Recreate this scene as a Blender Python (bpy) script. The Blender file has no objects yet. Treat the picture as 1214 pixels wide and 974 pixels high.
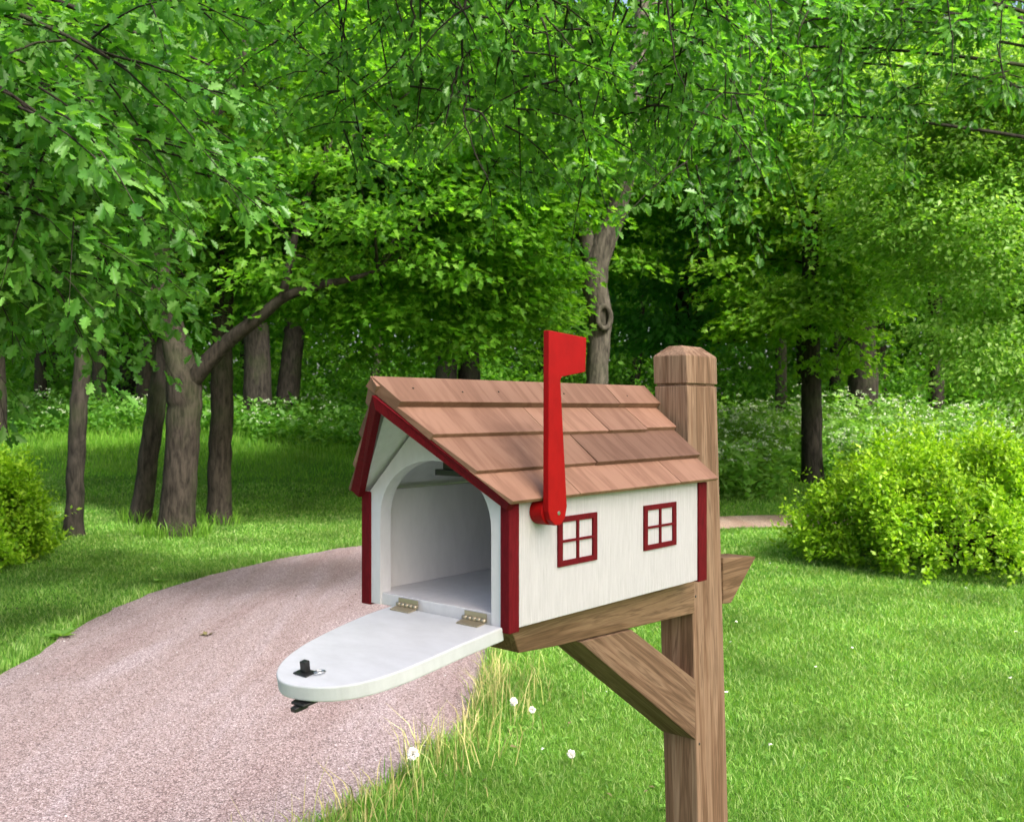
import bpy, math, random
import numpy as np
from mathutils import Vector, Matrix

scn = bpy.context.scene
COL = scn.collection
H = 1.45                      # eye height
F, CX, CY = 1110.0, 607.0, 490.0
TAU = math.tau
rs = np.random.RandomState

# ------------------------------------------------------------------ helpers
def tag(o, label, cat, group=None, kind=None):
    o['label'] = label
    o['category'] = cat
    if group: o['group'] = group
    if kind: o['kind'] = kind
    return o

def empty(name, loc=(0, 0, 0), rz=0.0):
    o = bpy.data.objects.new(name, None)
    o.empty_display_size = .2
    COL.objects.link(o)
    o.location = loc
    o.rotation_euler = (0, 0, rz)
    return o

def link(name, me, mat, parent=None):
    o = bpy.data.objects.new(name, me)
    COL.objects.link(o)
    if mat is not None:
        me.materials.clear()
        me.materials.append(mat)
    if parent is not None:
        o.parent = parent
    return o

def big_mesh(name, verts, face_groups, smooth=False):
    """verts (N,3); face_groups: list of int arrays (F,k)"""
    me = bpy.data.meshes.new(name)
    verts = np.ascontiguousarray(verts, dtype=np.float32)
    me.vertices.add(len(verts))
    me.vertices.foreach_set('co', verts.ravel())
    loops = np.concatenate([g.ravel() for g in face_groups]).astype(np.int32)
    sizes = np.concatenate([np.full(len(g), g.shape[1], np.int32) for g in face_groups])
    starts = np.concatenate([[0], np.cumsum(sizes)[:-1]]).astype(np.int32)
    me.loops.add(len(loops))
    me.loops.foreach_set('vertex_index', loops)
    me.polygons.add(len(sizes))
    me.polygons.foreach_set('loop_start', starts)
    if smooth:
        me.polygons.foreach_set('use_smooth', np.ones(len(sizes), dtype=bool))
    me.update(calc_edges=True)
    return me

class MB:
    """small hand-built pieces collected into one mesh"""
    def __init__(s): s.v = []; s.f = []; s.sm = []
    def add(s, vs, fs, smooth=False):
        b = len(s.v)
        s.v += [tuple(p) for p in vs]
        for f in fs:
            s.f.append(tuple(i + b for i in f)); s.sm.append(smooth)
    def box(s, a, b):
        (x0, y0, z0), (x1, y1, z1) = [min(p, q) for p, q in zip(a, b)], [max(p, q) for p, q in zip(a, b)]
        s.add([(x0,y0,z0),(x1,y0,z0),(x1,y1,z0),(x0,y1,z0),(x0,y0,z1),(x1,y0,z1),(x1,y1,z1),(x0,y1,z1)],
              [(0,3,2,1),(4,5,6,7),(0,1,5,4),(1,2,6,5),(2,3,7,6),(3,0,4,7)])
    def hexa(s, lo, hi):
        """lo, hi: matching rings of points"""
        n = len(lo)
        fs = [tuple(range(n))[::-1], tuple(range(n, 2*n))]
        for i in range(n):
            j = (i+1) % n
            fs.append((i, j, n+j, n+i))
        s.add(list(lo) + list(hi), fs)
    def prism(s, poly, fn, t0, t1):
        s.hexa([fn(a, b, t0) for a, b in poly], [fn(a, b, t1) for a, b in poly])
    def tube(s, pts, rad, n=8, cap=True, smooth=True, jit=0.0, rng=None):
        vs, fs = tube_arrays(pts, rad, n, jit, rng)
        if cap:
            fs = list(fs) + [tuple(range(n))[::-1], tuple(range(len(vs)-n, len(vs)))]
        s.add(vs, fs, smooth)
    def build(s, name, mat, parent=None, bevel=0, seg=2):
        me = bpy.data.meshes.new(name)
        me.from_pydata(s.v, [], s.f)
        me.polygons.foreach_set('use_smooth', s.sm)
        import bmesh
        bm = bmesh.new(); bm.from_mesh(me)
        bmesh.ops.recalc_face_normals(bm, faces=bm.faces)
        bm.to_mesh(me); bm.free()
        me.update()
        o = link(name, me, mat, parent)
        if bevel:
            m = o.modifiers.new('edge', 'BEVEL'); m.width = bevel; m.segments = seg
            m.limit_method = 'ANGLE'; m.angle_limit = math.radians(40)
        return o

def tube_arrays(pts, rad, n=8, jit=0.0, rng=None):
    pts = [Vector(p) for p in pts]
    vs, fs = [], []
    t0 = (pts[1]-pts[0]).normalized()
    ref = Vector((1, 0, 0)) if abs(t0.x) < .8 else Vector((0, 1, 0))
    u = t0.cross(ref).normalized()
    for i, p in enumerate(pts):
        t = (pts[min(i+1, len(pts)-1)] - pts[max(i-1, 0)]).normalized()
        u = (u - t*u.dot(t)).normalized()
        w = t.cross(u)
        r = rad[i] if hasattr(rad, '__len__') else rad
        for k in range(n):
            a = TAU*k/n
            rr = r*(1 + (rng.uniform(-jit, jit) if jit else 0))
            vs.append(p + (u*math.cos(a) + w*math.sin(a))*rr)
    for i in range(len(pts)-1):
        for k in range(n):
            k2 = (k+1) % n
            fs.append((i*n+k, i*n+k2, (i+1)*n+k2, (i+1)*n+k))
    return vs, fs

def smooth_path(pts, rad, sub=4):
    """Catmull-Rom through pts with radii"""
    P = [Vector(p) for p in pts]
    out, ro = [], []
    for i in range(len(P)-1):
        p0, p1, p2, p3 = P[max(i-1,0)], P[i], P[i+1], P[min(i+2,len(P)-1)]
        for k in range(sub):
            t = k/sub
            out.append(.5*((2*p1)+(p2-p0)*t+(2*p0-5*p1+4*p2-p3)*t*t+(3*p1-p0-3*p2+p3)*t**3))
            ro.append(rad[i]*(1-t)+rad[i+1]*t)
    out.append(P[-1]); ro.append(rad[-1])
    return out, ro

# ------------------------------------------------------------------ materials
def new_mat(name):
    m = bpy.data.materials.new(name); m.use_nodes = True
    nt = m.node_tree
    for n in list(nt.nodes): nt.nodes.remove(n)
    out = nt.nodes.new('ShaderNodeOutputMaterial')
    return m, nt, out

def N(nt, typ, **kw):
    n = nt.nodes.new(typ)
    for k, v in kw.items():
        if k.startswith('_'): setattr(n, k[1:], v)
        else: n.inputs[k.replace('__', ' ')].default_value = v
    return n

def ramp(nt, stops, interp='LINEAR'):
    r = nt.nodes.new('ShaderNodeValToRGB')
    r.color_ramp.interpolation = interp
    el = r.color_ramp.elements
    while len(el) < len(stops): el.new(.5)
    for e, (p, c) in zip(el, stops):
        e.position = p; e.color = (*c, 1) if len(c) == 3 else c
    return r

def leaf_mat(name, cols, trans, rough=.42, tfac=.35, spec=.35, patch=None):
    m, nt, out = new_mat(name)
    g = N(nt, 'ShaderNodeNewGeometry')
    r = ramp(nt, [(i/(len(cols)-1), c) for i, c in enumerate(cols)])
    nt.links.new(g.outputs['Random Per Island'], r.inputs[0])
    tc = N(nt, 'ShaderNodeTexCoord')
    pt = patch or (.9, .72, 1.3)
    nz = N(nt, 'ShaderNodeTexNoise', Scale=pt[0], Detail=3.0)
    nt.links.new(tc.outputs['Object'], nz.inputs['Vector'])
    hs = N(nt, 'ShaderNodeHueSaturation')
    mr = N(nt, 'ShaderNodeMapRange')
    mr.inputs['From Min'].default_value = .3; mr.inputs['From Max'].default_value = .7
    mr.inputs['To Min'].default_value = pt[1]; mr.inputs['To Max'].default_value = pt[2]
    nt.links.new(nz.outputs[0], mr.inputs[0])
    nt.links.new(mr.outputs[0], hs.inputs['Value'])
    nt.links.new(r.outputs[0], hs.inputs['Color'])
    p = N(nt, 'ShaderNodeBsdfPrincipled', Roughness=rough)
    p.inputs['Specular IOR Level'].default_value = spec
    nt.links.new(hs.outputs[0], p.inputs['Base Color'])
    t = N(nt, 'ShaderNodeBsdfTranslucent')
    hs2 = N(nt, 'ShaderNodeMix', _data_type='RGBA', _blend_type='MULTIPLY')
    hs2.inputs[0].default_value = 1.0
    hs2.inputs[7].default_value = (*trans, 1)
    nt.links.new(hs.outputs[0], hs2.inputs[6])
    nt.links.new(hs2.outputs[2], t.inputs['Color'])
    mx = N(nt, 'ShaderNodeMixShader'); mx.inputs[0].default_value = tfac
    nt.links.new(p.outputs[0], mx.inputs[1]); nt.links.new(t.outputs[0], mx.inputs[2])
    nt.links.new(mx.outputs[0], out.inputs[0])
    return m

def simple_mat(name, col, rough=.6, spec=.3, metal=0.0, noise=None):
    """noise: (scale vec, strength of value change, bump)"""
    m, nt, out = new_mat(name)
    p = N(nt, 'ShaderNodeBsdfPrincipled', Roughness=rough, Metallic=metal)
    p.inputs['Specular IOR Level'].default_value = spec
    p.inputs['Base Color'].default_value = (*col, 1)
    if noise:
        sc, amt, bump = noise
        tc = N(nt, 'ShaderNodeTexCoord')
        mp = N(nt, 'ShaderNodeMapping'); mp.inputs['Scale'].default_value = sc
        nt.links.new(tc.outputs['Object'], mp.inputs['Vector'])
        nz = N(nt, 'ShaderNodeTexNoise', Scale=1.0, Detail=6.0, Roughness=.65)
        nt.links.new(mp.outputs[0], nz.inputs['Vector'])
        r = ramp(nt, [(.3, tuple(c*(1-amt) for c in col)), (.7, tuple(min(1, c*(1+amt)) for c in col))])
        nt.links.new(nz.outputs[0], r.inputs[0]); nt.links.new(r.outputs[0], p.inputs['Base Color'])
        b = N(nt, 'ShaderNodeBump', Strength=bump, Distance=.002)
        nt.links.new(nz.outputs[0], b.inputs['Height']); nt.links.new(b.outputs[0], p.inputs['Normal'])
    nt.links.new(p.outputs[0], out.inputs[0])
    return m

def wood_mat(name, cols, rot=(0,0,0), scale=(60, 60, 3.0), rough=.75, island=0.0, bump=.35, streak=1.0, rings=True):
    """timber with grain along local Z after rotation by rot"""
    m, nt, out = new_mat(name)
    tc = N(nt, 'ShaderNodeTexCoord')
    mp0 = N(nt, 'ShaderNodeMapping'); mp0.inputs['Rotation'].default_value = rot
    nt.links.new(tc.outputs['Object'], mp0.inputs['Vector'])
    g = N(nt, 'ShaderNodeNewGeometry')
    off = N(nt, 'ShaderNodeVectorMath', _operation='SCALE'); off.inputs[0].default_value = (7.3, 3.1, 11.7)
    nt.links.new(g.outputs['Random Per Island'], off.inputs['Scale'])
    add = N(nt, 'ShaderNodeVectorMath', _operation='ADD')
    nt.links.new(mp0.outputs[0], add.inputs[0]); nt.links.new(off.outputs[0], add.inputs[1])
    mp = N(nt, 'ShaderNodeMapping'); mp.inputs['Scale'].default_value = scale
    nt.links.new(add.outputs[0], mp.inputs['Vector'])
    n1 = N(nt, 'ShaderNodeTexNoise', Scale=1.0, Detail=4.0, Roughness=.6, Distortion=.6)
    nt.links.new(mp.outputs[0], n1.inputs['Vector'])
    mp2 = N(nt, 'ShaderNodeMapping'); mp2.inputs['Scale'].default_value = tuple(s*6 for s in scale[:2]) + (scale[2]*4,)
    nt.links.new(add.outputs[0], mp2.inputs['Vector'])
    n2 = N(nt, 'ShaderNodeTexNoise', Scale=1.0, Detail=3.0, Roughness=.7)
    nt.links.new(mp2.outputs[0], n2.inputs['Vector'])
    dk = tuple(c*.75 for c in cols[0])
    r = ramp(nt, [(.27, cols[0]), (.40, cols[1]), (.44, tuple((a+b)/2 for a, b in zip(cols[0], cols[1]))), (.47, cols[1]), (.55, cols[2]), (.585, tuple(.55*a+.45*b for a, b in zip(cols[0], cols[2])) if rings else cols[2]), (.62, cols[2]), (.76, cols[1])])
    nt.links.new(n1.outputs[0], r.inputs[0])
    r2 = ramp(nt, [(.32, (.62,)*3), (.55, (1,)*3)])
    nt.links.new(n2.outputs[0], r2.inputs[0])
    mx = N(nt, 'ShaderNodeMix', _data_type='RGBA', _blend_type='MULTIPLY'); mx.inputs[0].default_value = .75*streak
    nt.links.new(r.outputs[0], mx.inputs[6]); nt.links.new(r2.outputs[0], mx.inputs[7])
    src = mx.outputs[2]
    if island:
        hs = N(nt, 'ShaderNodeHueSaturation')
        mr = N(nt, 'ShaderNodeMapRange'); mr.inputs['To Min'].default_value = 1-island; mr.inputs['To Max'].default_value = 1+island
        nt.links.new(g.outputs['Random Per Island'], mr.inputs[0]); nt.links.new(mr.outputs[0], hs.inputs['Value'])
        nt.links.new(src, hs.inputs['Color']); src = hs.outputs[0]
    p = N(nt, 'ShaderNodeBsdfPrincipled', Roughness=rough); p.inputs['Specular IOR Level'].default_value = .2
    nt.links.new(src, p.inputs['Base Color'])
    b = N(nt, 'ShaderNodeBump', Strength=bump, Distance=.0015)
    nt.links.new(n2.outputs[0], b.inputs['Height']); nt.links.new(b.outputs[0], p.inputs['Normal'])
    nt.links.new(p.outputs[0], out.inputs[0])
    return m

def bark_mat(name, dark, light, scale=1.0, moss=0.0):
    m, nt, out = new_mat(name)
    tc = N(nt, 'ShaderNodeTexCoord')
    mp = N(nt, 'ShaderNodeMapping'); mp.inputs['Scale'].default_value = (22*scale, 22*scale, 5*scale)
    nt.links.new(tc.outputs['Object'], mp.inputs['Vector'])
    n1 = N(nt, 'ShaderNodeTexNoise', Scale=1.0, Detail=6.0, Roughness=.65, Distortion=.4)
    nt.links.new(mp.outputs[0], n1.inputs['Vector'])
    n3 = N(nt, 'ShaderNodeTexNoise', Scale=1.7, Detail=3.0)
    nt.links.new(tc.outputs['Object'], n3.inputs['Vector'])
    r = ramp(nt, [(.35, dark), (.62, light)])
    nt.links.new(n1.outputs[0], r.inputs[0])
    mx = N(nt, 'ShaderNodeMix', _data_type='RGBA')
    mx.inputs[7].default_value = (.05, .07, .025, 1)
    rm = ramp(nt, [(.5, (0,)*3), (.7, (moss,)*3)])
    nt.links.new(n3.outputs[0], rm.inputs[0]); nt.links.new(rm.outputs[0], mx.inputs[0])
    nt.links.new(r.outputs[0], mx.inputs[6])
    p = N(nt, 'ShaderNodeBsdfPrincipled', Roughness=.9); p.inputs['Specular IOR Level'].default_value = .1
    nt.links.new(mx.outputs[2], p.inputs['Base Color'])
    b = N(nt, 'ShaderNodeBump', Strength=.9, Distance=.02)
    nt.links.new(n1.outputs[0], b.inputs['Height']); nt.links.new(b.outputs[0], p.inputs['Normal'])
    nt.links.new(p.outputs[0], out.inputs[0])
    return m

M = {}
M['oak']   = leaf_mat('oak_leaf',   [(.042,.140,.020),(.066,.19,.028),(.095,.235,.038),(.15,.305,.07)], (1.7,1.9,.5), rough=.40, tfac=.47, spec=.34)
M['maple'] = leaf_mat('maple_leaf', [(.058,.165,.014),(.082,.21,.018),(.112,.25,.024),(.155,.295,.036)], (1.75,1.9,.6), tfac=.52, spec=.15)
M['lime']  = leaf_mat('lime_leaf',  [(.075,.19,.010),(.105,.235,.014),(.14,.28,.022),(.20,.34,.05)], (1.6,1.7,.5), tfac=.5, spec=.2)
M['wood_leaf'] = leaf_mat('wood_leaf', [(.055,.155,.018),(.078,.20,.025),(.105,.24,.033),(.14,.285,.042)], (1.7,1.9,.5), tfac=.5, spec=.08)
M['blue_leaf'] = leaf_mat('blue_leaf', [(.040,.135,.030),(.06,.18,.042),(.085,.22,.055)], (1.5,1.8,.7), tfac=.48, spec=.2)
M['bush']  = leaf_mat('bush_leaf',  [(.095,.215,.009),(.170,.325,.012),(.235,.41,.018),(.34,.50,.045)], (1.5,1.6,.4), tfac=.42, spec=.22)
M['grass'] = leaf_mat('grass_blade', [(.062,.175,.022),(.112,.245,.036),(.17,.31,.058),(.32,.40,.16)], (1.5,1.6,.5), tfac=.42, spec=.18, patch=(1.15, .60, 1.45))  # strong patch noise paints dappled light and shade into the blade colour
M['meadow'] = leaf_mat('meadow_blade', [(.075,.20,.014),(.11,.26,.022),(.15,.31,.034),(.22,.37,.06)], (1.5,1.6,.5), tfac=.42, spec=.15)
M['herb']  = leaf_mat('herb_leaf',  [(.105,.235,.04),(.15,.29,.055),(.21,.35,.085)], (1.5,1.7,.6), tfac=.42, spec=.15)
M['pale_leaf'] = leaf_mat('pale_leaf', [(.10,.23,.028),(.145,.29,.04),(.20,.35,.065),(.30,.44,.14)], (1.6,1.7,.6), tfac=.5, spec=.25)
M['herb_dark'] = leaf_mat('meadow_herb_leaf', [(.055,.16,.020),(.08,.20,.028),(.12,.25,.045)], (1.5,1.7,.6), tfac=.42, spec=.15)
M['straw'] = leaf_mat('dry_stalk',  [(.20,.22,.06),(.34,.32,.12),(.45,.40,.18),(.24,.30,.06)], (1.2,1.2,.9), tfac=.25)
M['umbel'] = simple_mat('white_umbel', (.46,.54,.36), .7)
M['puff']  = simple_mat('dandelion_puff', (.75,.74,.70), .9)
M['yellow'] = simple_mat('yellow_petal', (.7,.5,.02), .7)
M['orange'] = simple_mat('orange_petal', (.5,.2,.02), .7)
M['stem']  = simple_mat('stem', (.25,.28,.10), .7)
M['bark']  = bark_mat('brown_bark', (.012,.010,.008), (.046,.038,.030), 1.0, .35)
M['bark_dark'] = bark_mat('dark_bark', (.011,.010,.008), (.042,.036,.029), 1.0, .45)
M['bark_grey'] = bark_mat('grey_bark', (.028,.025,.020), (.105,.092,.074), 1.0, .2)
M['dead'] = simple_mat('dead_leaf', (.11,.095,.04), .8)
M['twig']  = simple_mat('twig_bark', (.035,.025,.018), .9)

# ------------------------------------------------------------------ terrain
def smoothstep(a, b, x):
    t = np.clip((x-a)/(b-a), 0, 1); return t*t*(3-2*t)

def ground_h(x, y):
    x = np.asarray(x, float); y = np.asarray(y, float)
    rise = 1.22*smoothstep(12.5, 25, y) + .9*smoothstep(24, 60, y)
    und = .03*np.sin(x*.9+1.3)*np.sin(y*.7) + .02*np.sin(x*2.1)*np.sin(y*1.9+.6)
    und = und*smoothstep(13.2, 17, y)
    side = .25*smoothstep(2.5, 8, -x)*smoothstep(8, 12, y)
    return rise + und*3 + side

LEFT  = [(-4.2,-6),(-3.9,0),(-3.3,2.5),(-2.95,4.2),(-2.86,5.2),(-2.98,6.5),(-2.88,7.8),(-2.49,9.0),(-1.88,10.06),(-1.60,10.3),(-.07,11.9),(1.66,12.75),(2.98,13.1),(3.97,13.25),(6,13.3),(9,13.0),(14,12.0),(22,10)]
RIGHT = [(-1.9,-6),(-1.6,0),(-1.25,1.8),(-.95,2.7),(-.63,3.37),(-.374,3.88),(-.19,4.47),(-.135,5.55),(-.05,6.4),(.08,7.0),(.77,9.2),(1.6,10.8),(2.3,11.55),(2.9,11.85),(4.2,11.95),(6,11.8),(9,11.3),(14,10.3),(22,8.2)]
def resample(pts, n):
    sp, _ = smooth_path([(p[0], p[1], 0) for p in pts], [0]*len(pts), 12)
    a = np.array([[p.x, p.y] for p in sp])
    d = np.concatenate([[0], np.cumsum(np.hypot(*np.diff(a, axis=0).T))])
    t = np.linspace(0, d[-1], n)
    return np.stack([np.interp(t, d, a[:,0]), np.interp(t, d, a[:,1])], 1)
NL = 240
EL, ER = resample(LEFT, NL), resample(RIGHT, NL)
PATH_POLY = np.concatenate([EL, ER[::-1]])

def in_poly(x, y, poly):
    inside = np.zeros(len(x), bool)
    px, py = poly[:,0], poly[:,1]
    j = len(poly)-1
    for i in range(len(poly)):
        c = ((py[i] > y) != (py[j] > y))
        with np.errstate(divide='ignore', invalid='ignore'):
            xi = (px[j]-px[i])*(y-py[i])/(py[j]-py[i]) + px[i]
        inside ^= c & (x < xi)
        j = i
    return inside

def build_ground():
    xs = np.concatenate([np.linspace(-400,-40,10)[:-1], np.linspace(-40,40,161), np.linspace(40,400,10)[1:]])
    ys = np.concatenate([np.linspace(-60,-4,8)[:-1], np.linspace(-4,48,131), np.linspace(48,600,14)[1:]])
    X, Y = np.meshgrid(xs, ys)
    Z = ground_h(X, Y)
    v = np.stack([X.ravel(), Y.ravel(), Z.ravel()], 1)
    nx, ny = len(xs), len(ys)
    i = np.arange((ny-1)*(nx-1)); r, c = i//(nx-1), i % (nx-1)
    f = np.stack([r*nx+c, r*nx+c+1, (r+1)*nx+c+1, (r+1)*nx+c], 1)
    me = big_mesh('ground', v, [f], True)
    m, nt, out = new_mat('lawn_soil')
    tc = N(nt, 'ShaderNodeTexCoord')
    n1 = N(nt, 'ShaderNodeTexNoise', Scale=.7, Detail=4.0); nt.links.new(tc.outputs['Object'], n1.inputs['Vector'])
    n2 = N(nt, 'ShaderNodeTexNoise', Scale=45.0, Detail=5.0, Roughness=.7); nt.links.new(tc.outputs['Object'], n2.inputs['Vector'])
    r1 = ramp(nt, [(.35, (.05,.14,.014)), (.65, (.10,.205,.025))]); nt.links.new(n1.outputs[0], r1.inputs[0])
    r2 = ramp(nt, [(.3, (.55,)*3), (.7, (1.25,)*3)]); nt.links.new(n2.outputs[0], r2.inputs[0])
    mx = N(nt, 'ShaderNodeMix', _data_type='RGBA', _blend_type='MULTIPLY'); mx.inputs[0].default_value = 1
    nt.links.new(r1.outputs[0], mx.inputs[6]); nt.links.new(r2.outputs[0], mx.inputs[7])
    p = N(nt, 'ShaderNodeBsdfPrincipled', Roughness=.9); p.inputs['Specular IOR Level'].default_value = .05
    nt.links.new(mx.outputs[2], p.inputs['Base Color'])
    b = N(nt, 'ShaderNodeBump', Strength=.8, Distance=.03); nt.links.new(n2.outputs[0], b.inputs['Height']); nt.links.new(b.outputs[0], p.inputs['Normal'])
    nt.links.new(p.outputs[0], out.inputs[0])
    o = link('ground', me, m)
    tag(o, 'green lawn ground rising gently to the meadow bank', 'ground', kind='structure')

def build_path():
    K = 14
    rng = rs(5)
    jl = np.cumsum(rng.normal(0, .012, NL)); jl -= np.linspace(jl[0], jl[-1], NL)
    jr = np.cumsum(rng.normal(0, .012, NL)); jr -= np.linspace(jr[0], jr[-1], NL)
    A = EL + np.stack([jl*.5, jl*.3], 1) + rng.normal(0, .012, EL.shape)
    B = ER + np.stack([jr*.5, jr*.3], 1) + rng.normal(0, .012, ER.shape)
    rows = []
    for k in range(K+1):
        t = k/K
        P = A*(1-t)+B*t
        z = ground_h(P[:,0], P[:,1]) + .006 + .015*math.sin(math.pi*t)
        rows.append(np.stack([P[:,0], P[:,1], z], 1))
    v = np.concatenate(rows)
    i = np.arange(K*(NL-1)); r, c = i//(NL-1), i % (NL-1)
    f = np.stack([r*NL+c, (r+1)*NL+c, (r+1)*NL+c+1, r*NL+c+1], 1)
    me = big_mesh('path', v, [f], True)
    m, nt, out = new_mat('pink_gravel')
    tc = N(nt, 'ShaderNodeTexCoord')
    vo = N(nt, 'ShaderNodeTexVoronoi', Scale=150.0); nt.links.new(tc.outputs['Object'], vo.inputs['Vector'])
    vo2 = N(nt, 'ShaderNodeTexVoronoi', Scale=330.0); nt.links.new(tc.outputs['Object'], vo2.inputs['Vector'])
    sx = N(nt, 'ShaderNodeSeparateColor'); nt.links.new(vo.outputs['Color'], sx.inputs[0])
    sx2 = N(nt, 'ShaderNodeSeparateColor'); nt.links.new(vo2.outputs['Color'], sx2.inputs[0])
    av = N(nt, 'ShaderNodeMix', _data_type='FLOAT'); av.inputs[0].default_value = .5
    nt.links.new(sx.outputs[0], av.inputs[2]); nt.links.new(sx2.outputs[0], av.inputs[3])
    r = ramp(nt, [(.12, (.050,.038,.039)), (.36, (.156,.122,.122)), (.62, (.238,.193,.194)), (.90, (.43,.39,.40))])
    nt.links.new(av.outputs[0], r.inputs[0])
    mpp = N(nt, 'ShaderNodeMapping'); mpp.inputs['Rotation'].default_value = (0,0,math.radians(14)); mpp.inputs['Scale'].default_value = (2.6,.36,1)
    nt.links.new(tc.outputs['Object'], mpp.inputs['Vector'])
    n1 = N(nt, 'ShaderNodeTexNoise', Scale=1.0, Detail=5.0, Roughness=.62, Distortion=.5); nt.links.new(mpp.outputs[0], n1.inputs['Vector'])
    r1 = ramp(nt, [(.32, (.86,.75,.75)), (.5, (.98,.92,.93)), (.66, (1.10,1.08,1.14))]); nt.links.new(n1.outputs[0], r1.inputs[0])
    mx = N(nt, 'ShaderNodeMix', _data_type='RGBA', _blend_type='MULTIPLY'); mx.inputs[0].default_value = 1
    nt.links.new(r.outputs[0], mx.inputs[6]); nt.links.new(r1.outputs[0], mx.inputs[7])
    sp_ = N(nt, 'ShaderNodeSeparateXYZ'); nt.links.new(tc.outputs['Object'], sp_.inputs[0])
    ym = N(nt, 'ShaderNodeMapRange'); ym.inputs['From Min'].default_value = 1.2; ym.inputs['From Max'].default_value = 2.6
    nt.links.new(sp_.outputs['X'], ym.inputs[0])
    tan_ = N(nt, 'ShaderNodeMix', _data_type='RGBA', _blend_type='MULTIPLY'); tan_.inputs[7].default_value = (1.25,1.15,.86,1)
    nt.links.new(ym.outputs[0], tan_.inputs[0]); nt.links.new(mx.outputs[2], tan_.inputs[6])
    p = N(nt, 'ShaderNodeBsdfPrincipled', Roughness=.85); p.inputs['Specular IOR Level'].default_value = .2
    nt.links.new(tan_.outputs[2], p.inputs['Base Color'])
    b = N(nt, 'ShaderNodeBump', Strength=.7, Distance=.006); nt.links.new(vo.outputs['Distance'], b.inputs['Height']); nt.links.new(b.outputs[0], p.inputs['Normal'])
    nt.links.new(p.outputs[0], out.inputs[0])
    o = link('path', me, m)
    tag(o, 'pinkish grey gravel path curving away behind the mailbox', 'path', kind='structure')

# ------------------------------------------------------------------ leaves
KITE = (np.array([(0,0,0),(.30,.42,.07),(0,1,-.10),(-.30,.42,.07)], np.float32), [(0,1,2),(0,2,3)])
_h = [(.02,0),(.05,.10),(.14,.15),(.19,.22),(.15,.29),(.12,.32),(.24,.38),(.32,.47),(.28,.54),(.17,.56),(.24,.63),(.30,.72),(.25,.79),(.13,.79),(.14,.90),(.08,.97),(0,1.0)]
def _oak():
    R = [(x, y) for x, y in _h]
    pts = [(0,0,0)] + [(x, y, abs(x)*.35 - .12*y*y) for x, y in R] + [(-x, y, abs(x)*.35 - .12*y*y) for x, y in R[:-1]]
    n = len(R)
    right = (0,) + tuple(range(1, n+1))
    left = (0, n) + tuple(range(2*n-1, n, -1))
    return np.array(pts, np.float32), [right, left]
OAK = _oak()
_m = [(.05,.0),(.36,.12),(.22,.34),(.50,.56),(.20,.62),(0,1.0)]
def _maple():
    pts = [(0,0,0)] + [(x, y, abs(x)*.25-.1*y*y) for x, y in _m] + [(-x, y, abs(x)*.25-.1*y*y) for x, y in _m[:-1]]
    n = len(_m)
    return np.array(pts, np.float32), [(0,)+tuple(range(1,n+1)), (0,n)+tuple(range(2*n-1,n,-1))]
MAPLE = _maple()

def norm(a): return a/np.maximum(np.linalg.norm(a, axis=-1, keepdims=True), 1e-6)

def leaf_arrays(c, d, n, s, shape):
    pts, faces = shape
    d = norm(d); b = norm(np.cross(d, n)); n = np.cross(b, d)
    V = c[:,None,:] + s[:,None,None]*(pts[None,:,0:1]*b[:,None,:] + pts[None,:,1:2]*d[:,None,:] + pts[None,:,2:3]*n[:,None,:])
    K = len(pts)
    base = (np.arange(len(c))*K)[:,None]
    fg = {}
    for f in faces:
        fg.setdefault(len(f), []).append(base + np.array(f)[None,:])
    return V.reshape(-1,3), [np.concatenate(g) for g in fg.values()]

def leaf_mesh(name, c, d, n, s, shape):
    V, G = leaf_arrays(c, d, n, s, shape)
    return big_mesh(name, V, G)

def rand_dir(rng, n):
    return norm(rng.normal(0, 1, (n,3)))

def crown_points(rng, ells, ncl, per, rcl=.6, flat=.32, shell=.45, zmin=None):
    """cluster centres in ellipsoids, leaves in flattened drooping layers"""
    vol = np.array([e[1][0]*e[1][1]*e[1][2] for e in ells])**.67
    cnt = np.maximum(1, (ncl*vol/vol.sum()).astype(int))
    cc, out = [], []
    for (c, r), k in zip(ells, cnt):
        u = rand_dir(rng, k); rad = shell + (1-shell)*rng.rand(k,1)**.6
        lump = 1 + .16*np.sin(u[:,0:1]*5+c[0]) * np.sin(u[:,2:3]*4+c[1])
        cc.append(np.array(c) + u*rad*lump*np.array(r)); out.append(u)
    cc, out = np.concatenate(cc), np.concatenate(out)
    if zmin is not None:
        k = cc[:,2] > zmin; cc, out = cc[k], out[k]
    n = len(cc)
    rr = rcl*(.55+.8*rng.rand(n))
    pr = np.maximum(6, (per*(rr/rcl)**2*(.5+rng.rand(n))).astype(int))
    idx = np.repeat(np.arange(n), pr)
    t = len(idx)
    q = rng.normal(0, .5, (t,3)); q = q*np.minimum(1, 1.15/np.maximum(np.linalg.norm(q,axis=1,keepdims=True),1e-6))
    hr = np.hypot(q[:,0], q[:,1])
    p = cc[idx].copy()
    p[:,:2] += q[:,:2]*rr[idx,None]
    p[:,2] += q[:,2]*rr[idx]*flat - .35*rr[idx]*hr**2
    od = out[idx].copy(); od[:,2] *= .3
    d = .9*np.c_[q[:,:2], np.zeros(t)] + .5*od + rng.normal(0,.45,(t,3)); d[:,2] -= .35
    nn = np.c_[rng.normal(0,.5,(t,2)), np.ones(t)] + .25*od
    return p, d, nn, cc, out

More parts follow.
